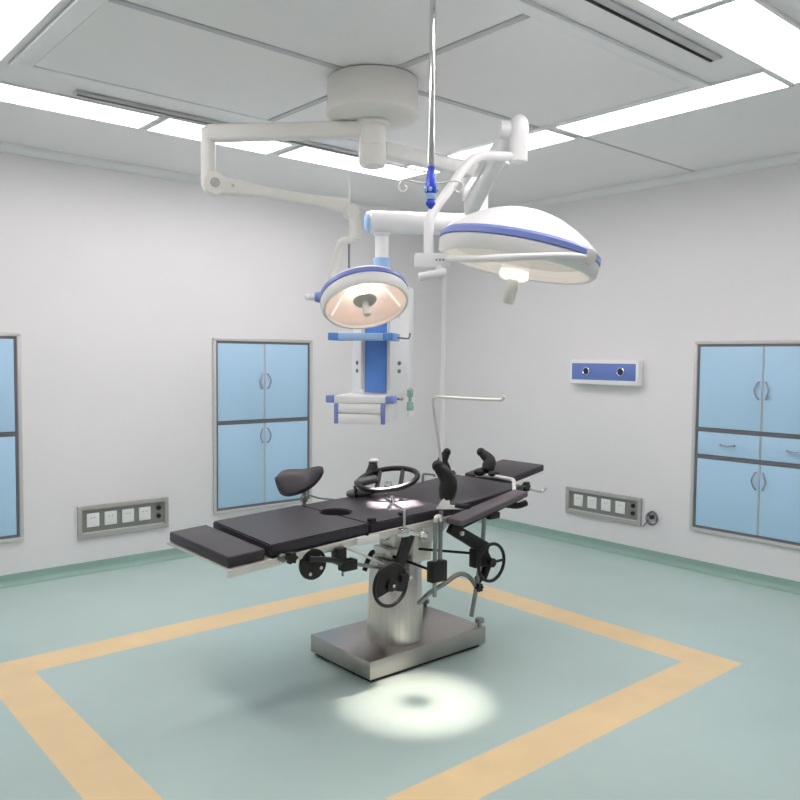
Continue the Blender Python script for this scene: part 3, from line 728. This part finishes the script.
obj('wheel_shaft', MB().cyl((-3.222, -2.997, .522), (-3.05, -2.70, .565), .014, n=14), 'dchrome', OT)
b = MB(); armbox(b, (-3.09, -2.99, .745), (-3.19, -2.995, .52), .012, .033, .012, .028, .005); obj('lever', b, 'black', OT, label='black flat lever behind the front handwheel')
b = MB(); b.tube([(-3.31, -2.92, .585), (-3.29, -2.92, .63), (-3.27, -2.92, .66), (-3.25, -2.91, .665)], .012, n=10, sub=4); obj('crank', b, 'black', OT)
b = MB(); armbox(b, (-3.03, -2.72, .58), (-3.26, -2.90, .652), .016, .008, .012, .008, .003); obj('crank_bracket', b, 'rail', OT)
# right-hand gear arm with three-spoke wheel
b = MB(); armbox(b, (-2.80, -2.975, .735), (-2.54, -2.99, .585), .02, .03, .02, .035, .008)
b.box(-2.64, -2.54, -3.01, -2.955, .50, .60, bevel=.008)
b.tube([(-2.57, -2.98, .58), (-2.53, -2.985, .53), (-2.55, -2.985, .46), (-2.60, -2.985, .43)], .022, n=12, sub=4)
obj('gear_arm', b, 'blackm', OT)
obj('bolt', MB().lathe([(0, 0), (.012, 0), (.012, .012), (0, .012)], frame((-2.74, -2.997, .70), (0, -1, 0)), 14), 'rail', OT)
wheel(V((-2.55, -3.035, .525)), .098, ph=0)
obj('wheel_shaft', MB().cyl((-2.55, -3.021, .525), (-2.55, -2.955, .525), .012, n=12), 'dchrome', OT)
obj('link_rod', MB().cyl((-2.59, -2.97, .565), (-2.86, -2.80, .60), .007, n=10), 'blackm', OT)
obj('link_rod', MB().cyl((-2.86, -2.99, .505), (-2.98, -2.70, .57), .007, n=10), 'blackm', OT)
# twin chrome posts with black clamp
b = MB(); b.cyl((-2.935, -3.01, .785), (-2.935, -3.01, .41), .011, n=14); obj('support_post', b, 'dchrome', OT)
b = MB(); b.cyl((-2.90, -3.01, .785), (-2.90, -3.01, .53), .011, n=14); obj('support_post', b, 'dchrome', OT)
b = MB(); b.tube([(-2.935, -3.01, .785), (-2.93, -3.01, .808), (-2.905, -3.01, .808), (-2.90, -3.01, .785)], .011, n=12, sub=4); obj('post_bend', b, 'rail', OT)
b = MB(); b.box(-2.97, -2.87, -3.035, -2.985, .485, .59, bevel=.008); obj('post_clamp', b, 'blackm', OT)
b = MB(); b.tube([(-2.97, -2.93, .36), (-2.93, -2.97, .42), (-2.85, -2.99, .455), (-2.76, -3.0, .49), (-2.69, -3.0, .47), (-2.64, -3.0, .42), (-2.62, -3.0, .385)], .012, n=12, sub=4)
obj('cable', b, 'dchrome', OT, label='curved grey flexible conduit')
b = MB(); b.tube([(-2.56, -2.99, .775), (-2.58, -2.995, .60), (-2.62, -3.0, .42), (-2.66, -3.0, .25)], .012, n=12, sub=3); obj('hanging_rod', b, 'dchrome', OT)
knobby((-2.62, -2.995, .40), .02, .025)
# mechanism under the head end
b = MB(); armbox(b, (-2.58, -2.95, .775), (-2.28, -2.955, .815), .02, .014, .02, .014, .006); obj('back_rail_block', b, 'black', OT)
obj('head_latch', MB().tube([(-2.36, -2.96, .80), (-2.30, -2.99, .79), (-2.24, -3.0, .80)], .018, n=10, sub=3), 'black', OT)
knobby((-2.12, -2.87, .865), .026, .03, V((.2, -1, 0)).normalized())
b = MB(); b.tube([(-2.08, -2.90, .845), (-2.02, -2.93, .83), (-1.99, -2.94, .85)], .007, n=8, sub=3); obj('release_lever', b, 'chrome', OT)
for y in (-2.72, -2.44):
    obj('head_rod', MB().cyl((-2.25, y, .808), (-1.98, y, .852), .009, n=10), 'chrome', OT)
b = MB(); b.box(-2.66, -2.52, -2.80, -2.5, .70, .745, bevel=.006); obj('back_hinge', b, 'blackm', OT)

# ------------------------------------------------------------------ accessories held by the table
def tubeacc(root, name, pts, r, mt='chrome', **k): return obj(name, MB().tube(pts, r, n=12, **k), mt, root)
# saddle shaped leg support on the far rail
YK = YB+.045
q0 = V((-3.225, YK, .735))
LS = thing('leg_support', 'saddle-shaped black leg support pad standing at the left end of the table', 'leg support', q0)
t = bmesh.new(); NU, NV = 16, 12; top = []; bot = []
for i in range(NU+1):
    u = i/NU; ra = []; rb = []
    for j in range(NV+1):
        v = j/NV*2-1
        w = .1*(1-.55*u)*math.sqrt(max(.02, 1-abs(2*u-1)**3.4))
        x = -.14+.265*u; y = v*w; z = -.03*(abs(v)**2)*(1.1-u) + .035*max(0, 2*u-1)**2 - .02*math.sin(math.pi*u)
        ra.append(t.verts.new((x, y, z+.012))); rb.append(t.verts.new((x, y, z-.018)))
    top.append(ra); bot.append(rb)
for i in range(NU):
    for j in range(NV):
        t.faces.new((top[i][j], top[i+1][j], top[i+1][j+1], top[i][j+1])); t.faces.new((bot[i][j], bot[i][j+1], bot[i+1][j+1], bot[i+1][j]))
for i in range(NU):
    t.faces.new((top[i][0], bot[i][0], bot[i+1][0], top[i+1][0])); t.faces.new((top[i][NV], top[i+1][NV], bot[i+1][NV], bot[i][NV]))
for j in range(NV):
    t.faces.new((top[0][j], top[0][j+1], bot[0][j+1], bot[0][j])); t.faces.new((top[NU][j], bot[NU][j], bot[NU][j+1], top[NU][j+1]))
bmesh.ops.recalc_face_normals(t, faces=t.faces[:])
mm = Matrix.Translation((-3.245, YK, .955)) @ Matrix.Rotation(math.radians(-32), 4, 'Z') @ Matrix.Rotation(math.radians(42), 4, 'X') @ Matrix.Rotation(math.radians(-10), 4, 'Y')
b = MB(); b.merge(t, mm); sd = obj('pad', b, 'vinyl', LS)
b = MB(); b.cyl((-3.225, YK, .735), (-3.225, YK, .875), .011, n=12); b.ball((-3.225, YK, .885), .022); b.cyl((-3.225, YK, .885), (-3.228, YK, .93), .013, n=12)
obj('post', b, 'dchrome', LS)
b = MB(); b.cyl((-3.225, YK-.012, .83), (-3.225, YK+.012, .83), .02, n=12); b.tube([(-3.222, YK, .86), (-3.15, YK-.03, .83), (-3.06, YK-.05, .815)], .005, n=8, sub=2)
obj('clamp', b, 'dchrome', LS)

# ring-shaped leg rest cluster at the far side
z0 = .80
LR = thing('leg_rest', 'black oval ring leg rest with straps lying over the far side of the table', 'leg rest', (-2.62, -2.32, .82))
cc = pt(388, 479, 4.45)
ax1 = (hr*1.0).normalized(); 
b = MB(); pts = []
for k in range(28):
    a = 2*math.pi*k/28; pts.append(cc+hr*(.165*math.cos(a))+hf*(.16*math.sin(a))+V((0, 0, .035*math.sin(a)+.022*math.cos(a))))
b.tube(pts, .015, n=10, sub=2, closed=True); obj('ring', b, 'black', LR)
for sx in (-.35, .45):
    s = math.sqrt(1-sx*sx)
    b = MB(); pts = [cc+hr*(.165*(sx+.06*k))+hf*(.155*s*k)+V((0, 0, .035*s*k+.022*sx-.02*(1-k*k))) for k in (-1, -.5, 0, .5, 1)]
    b.tube(pts, .013, n=10, sub=3, flat=.5); obj('strap', b, 'black', LR)
obj('clamp_body', MB().box(-.02, .02, -.02, .02, -.03, .02, m=frame(cc-V((0, 0, .035)), (0, 0, 1), hr), bevel=.005), 'chrome', LR)
fp = cc-V((0, 0, .03))
b = MB(); b.tube([cc-V((0, 0, .04)), V((cc.x, cc.y, .845)), V((cc.x-.02, YB-.12, .832))], .009, n=10, sub=3); obj('post', b, 'chrome', LR)
# two grey end pads at its left
def endpad(root, C, d, L, r, mt='greyp', nm='pad', flat=.55):
    m = frame(C, d, (0, 0, 1)); b = MB()
    b.lathe([(0, -L), (r*.6, -L*.93), (r*.95, -L*.7), (r, 0), (r*.95, L*.7), (r*.6, L*.93), (0, L)], m @ Matrix.Diagonal((flat, 1, 1, 1)), 24)
    return obj(nm, b, mt, root)
endpad(LR, pt(366, 481, 4.47), (hr+V((0, 0, .25))), .07, .045)
AR = thing('arm_rest', 'small grey arm rest pad strapped low behind the oval ring', 'arm rest', pt(365, 493, 4.42))
endpad(AR, pt(361, 492.5, 4.45), (hr+V((0, 0, .12))), .085, .042)
obj('strap', MB().tube([pt(355, 486, 4.37), pt(356, 492, 4.35), pt(357, 497, 4.37)], .01, n=8, sub=3, flat=.5), 'black', AR)
obj('bracket', MB().tube([pt(368, 494, 4.45), pt(382, 489, 4.45), pt(392, 490, 4.42)], .010, n=8, sub=3), 'black', AR)

def support(label, P, top, bend, r=.028, w=1.0, arm=None, capw=False, name='shoulder_support', cat='shoulder support', grp='curved black body supports'):
    """curved black pad standing on a white bracket. P base point, top offset, bend offset"""
    T = thing(name, label, cat, P, grp)
    P = V(P); top = V(top); bend = V(bend)
    pts = [P+V((0, 0, .01)), P+bend*.55+(top-P)*.3, P+bend+(top-P)*.62, top]
    b = MB(); b.tube(pts, lambda t: r*(.72+.5*math.sin(math.pi*min(1, t*.9+.1))), n=16, sub=5, flat=w); b.ball(top, r*.82)
    pd = obj('pad', b, 'black', T)
    return T
bT = pt(438, 466, 4.02); bP = pt(446, 502, 4.02)
T = support('curved black body support at the front edge of the table, nearest the camera', bP, bT, hr*.035, .038)
b = MB(); b.prism([(-.05, 0), (.09, 0), (.10, .012), (.02, .02), (.015, .065), (-.005, .07)], -.012, .012, frame(pt(446, 509, 4.0), -hf, hr), bevel=.003); obj('bracket', b, 'white', T)
b = MB(); b.tube([pt(455, 505, 3.96), pt(465, 507, 3.96), pt(470, 506, 3.96)], .013, n=10, sub=3); obj('lock_lever', b, 'black', T)
obj('clamp_post', MB().cyl(pt(441, 511, 3.99), pt(441, 528, 3.99), .012, n=12), 'dchrome', T)
bT = onY(447, 452, -2.27); bP = onY(448, 476, -2.28)
T = support('curved black body support at the far edge below the screen rod', bP, bT, -hr*.03, .03)
obj('bracket', MB().tube([onY(449, 474, -2.28), onY(453, 472, -2.30), onY(455, 478, -2.32)], .012, n=10), 'black', T)
bT = pt(481, 452, 4.75); bP = pt(487, 473, 4.7)
T = support('curved black body support next to the head pad, on a long white bracket', bP, bT, hr*.035, .032)
b = MB(); b.tube([pt(476, 475, 4.72), pt(490, 475.5, 4.68), pt(505, 478, 4.55), pt(513, 480, 4.47), pt(514, 484, 4.45), pt(514, 493, 4.42)], .011, n=12, sub=3); obj('bracket', b, 'white', T)
b = MB(); b.ball(pt(480, 472, 4.71), .034, (1.3, 1, .7)); b.ball(pt(494, 473.5, 4.66), .03, (1.4, 1, .6)); obj('clamp', b, 'black', T)
bT = onY(373, 463, -2.27); bP = onY(369, 482, -2.27)
T = support('short black body support with a pale cap left of the oval ring', bP, bT, hr*.006, .03)
obj('cap', MB().ball(onY(374, 460.5, -2.27), .028, (1.15, 1.15, .45)), 'white', T)
# small U handle at the far edge
b = MB(); b.tube([pt(423, 483, 4.55), pt(423, 475, 4.55), pt(425, 474, 4.55), pt(433, 474.5, 4.55), pt(434.5, 475, 4.55), pt(434.5, 477, 4.55)], .007, n=8, sub=2)
o = obj('rail_handle', b, 'dchrome', OT)

# anaesthesia screen rod
AS = thing('screen_rod', 'thin bent steel screen rod rising from the far rail of the table', 'screen rod', (-2.18, -2.29, .80))
obj('rod', MB().tube([(-2.185, -2.285, .80), (-2.2, -2.28, .95), (-2.255, -2.275, 1.25), (-2.268, -2.275, 1.335), (-2.262, -2.29, 1.355), (-2.262, -2.33, 1.358), (-2.262, -2.55, 1.358), (-2.262, -2.80, 1.362), (-2.262, -2.835, 1.366), (-2.262, -2.85, 1.385)], .0095, n=10, sub=3), 'rail', AS)
obj('clamp', MB().box(-2.205, -2.165, -2.30, -2.262, .79, .84, bevel=.005), 'dchrome', AS)

# front rod with clamp
FR = thing('clamp_rod', 'thin upright steel rod clamped to the front rail of the table', 'clamp rod', (-3.09, -2.98, .76))
YQ = -2.985
obj('rod', MB().cyl((-3.12, YQ, .44), (-3.12, YQ, .865), .009, n=12), 'chrome', FR)
b = MB(); b.tube([(-3.12, YQ, .862), (-3.15, YQ+.03, .885), (-3.18, YQ+.07, .92)], .007, n=8, sub=3); b.tube([(-3.18, YQ+.02, .93), (-3.16, YQ+.04, .90), (-3.18, YQ+.05, .865)], .01, n=8, sub=3)
obj('fork', b, 'chrome', FR)
b = MB(); b.box(-3.145, -3.095, YQ-.02, YQ+.02, .735, .775, bevel=.005); b.cyl((-3.095, YQ-.005, .75), (-3.02, YQ-.02, .735), .014, n=12); b.cyl((-3.03, YQ-.02, .745), (-3.0, YQ-.03, .725), .024, .02, n=12)
obj('clamp', b, 'chrome', FR)
for x in (-3.255, -3.06):
    b = MB(); zt_ = .81+(x+3.30)*.029; b.box(x-.018, x+.018, YF+.01, YF+.04, zt_+.0005, zt_+.018, bevel=.004); obj('strap_anchor', b, 'black', OT)

# arm board along the front of the back section
AB = thing('arm_board', 'narrow padded arm board lying along the front of the back section', 'arm board', (-2.55, -3.0, .78))
b = MB(); c = []
xa, za, xb, zb_ = -2.82, .787, -2.262, .872
yf0, yf1, yb0, yb1 = -3.08, -3.035, -2.965, -2.935
def q(x, y, z): return V((x, y, z))
b.hexa([q(xa, yf0, za-.03), q(xb, yf1, zb_-.03), q(xb, yb1, zb_-.03), q(xa, yb0, za-.03), q(xa, yf0, za), q(xb, yf1, zb_), q(xb, yb1, zb_), q(xa, yb0, za)], 0, .007, 3)
obj('pad', b, 'brown', AB)
b = MB(); b.hexa([q(xa+.03, yf0+.012, za-.042), q(xb-.03, yf1+.01, zb_-.042), q(xb-.03, yb1-.01, zb_-.042), q(xa+.03, yb0-.01, za-.042), q(xa+.03, yf0+.012, za-.0305), q(xb-.03, yf1+.01, zb_-.0305), q(xb-.03, yb1-.01, zb_-.0305), q(xa+.03, yb0-.01, za-.0305)], 0, .003)
obj('board', b, 'black', AB)
b = MB(); b.box(-2.56, -2.48, -3.03, -2.965, .75, .785, bevel=.006); obj('clamp', b, 'black', AB)

# ------------------------------------------------------------------ world + view
w = bpy.data.worlds.new('world'); S.world = w; w.use_nodes = True
w.node_tree.nodes['Background'].inputs[0].default_value = (.8, .85, .9, 1); w.node_tree.nodes['Background'].inputs[1].default_value = .3
S.view_settings.view_transform = 'Standard'; S.view_settings.look = 'None'; S.view_settings.exposure = 0.0; S.view_settings.gamma = 1
S.view_settings.use_curve_mapping = False
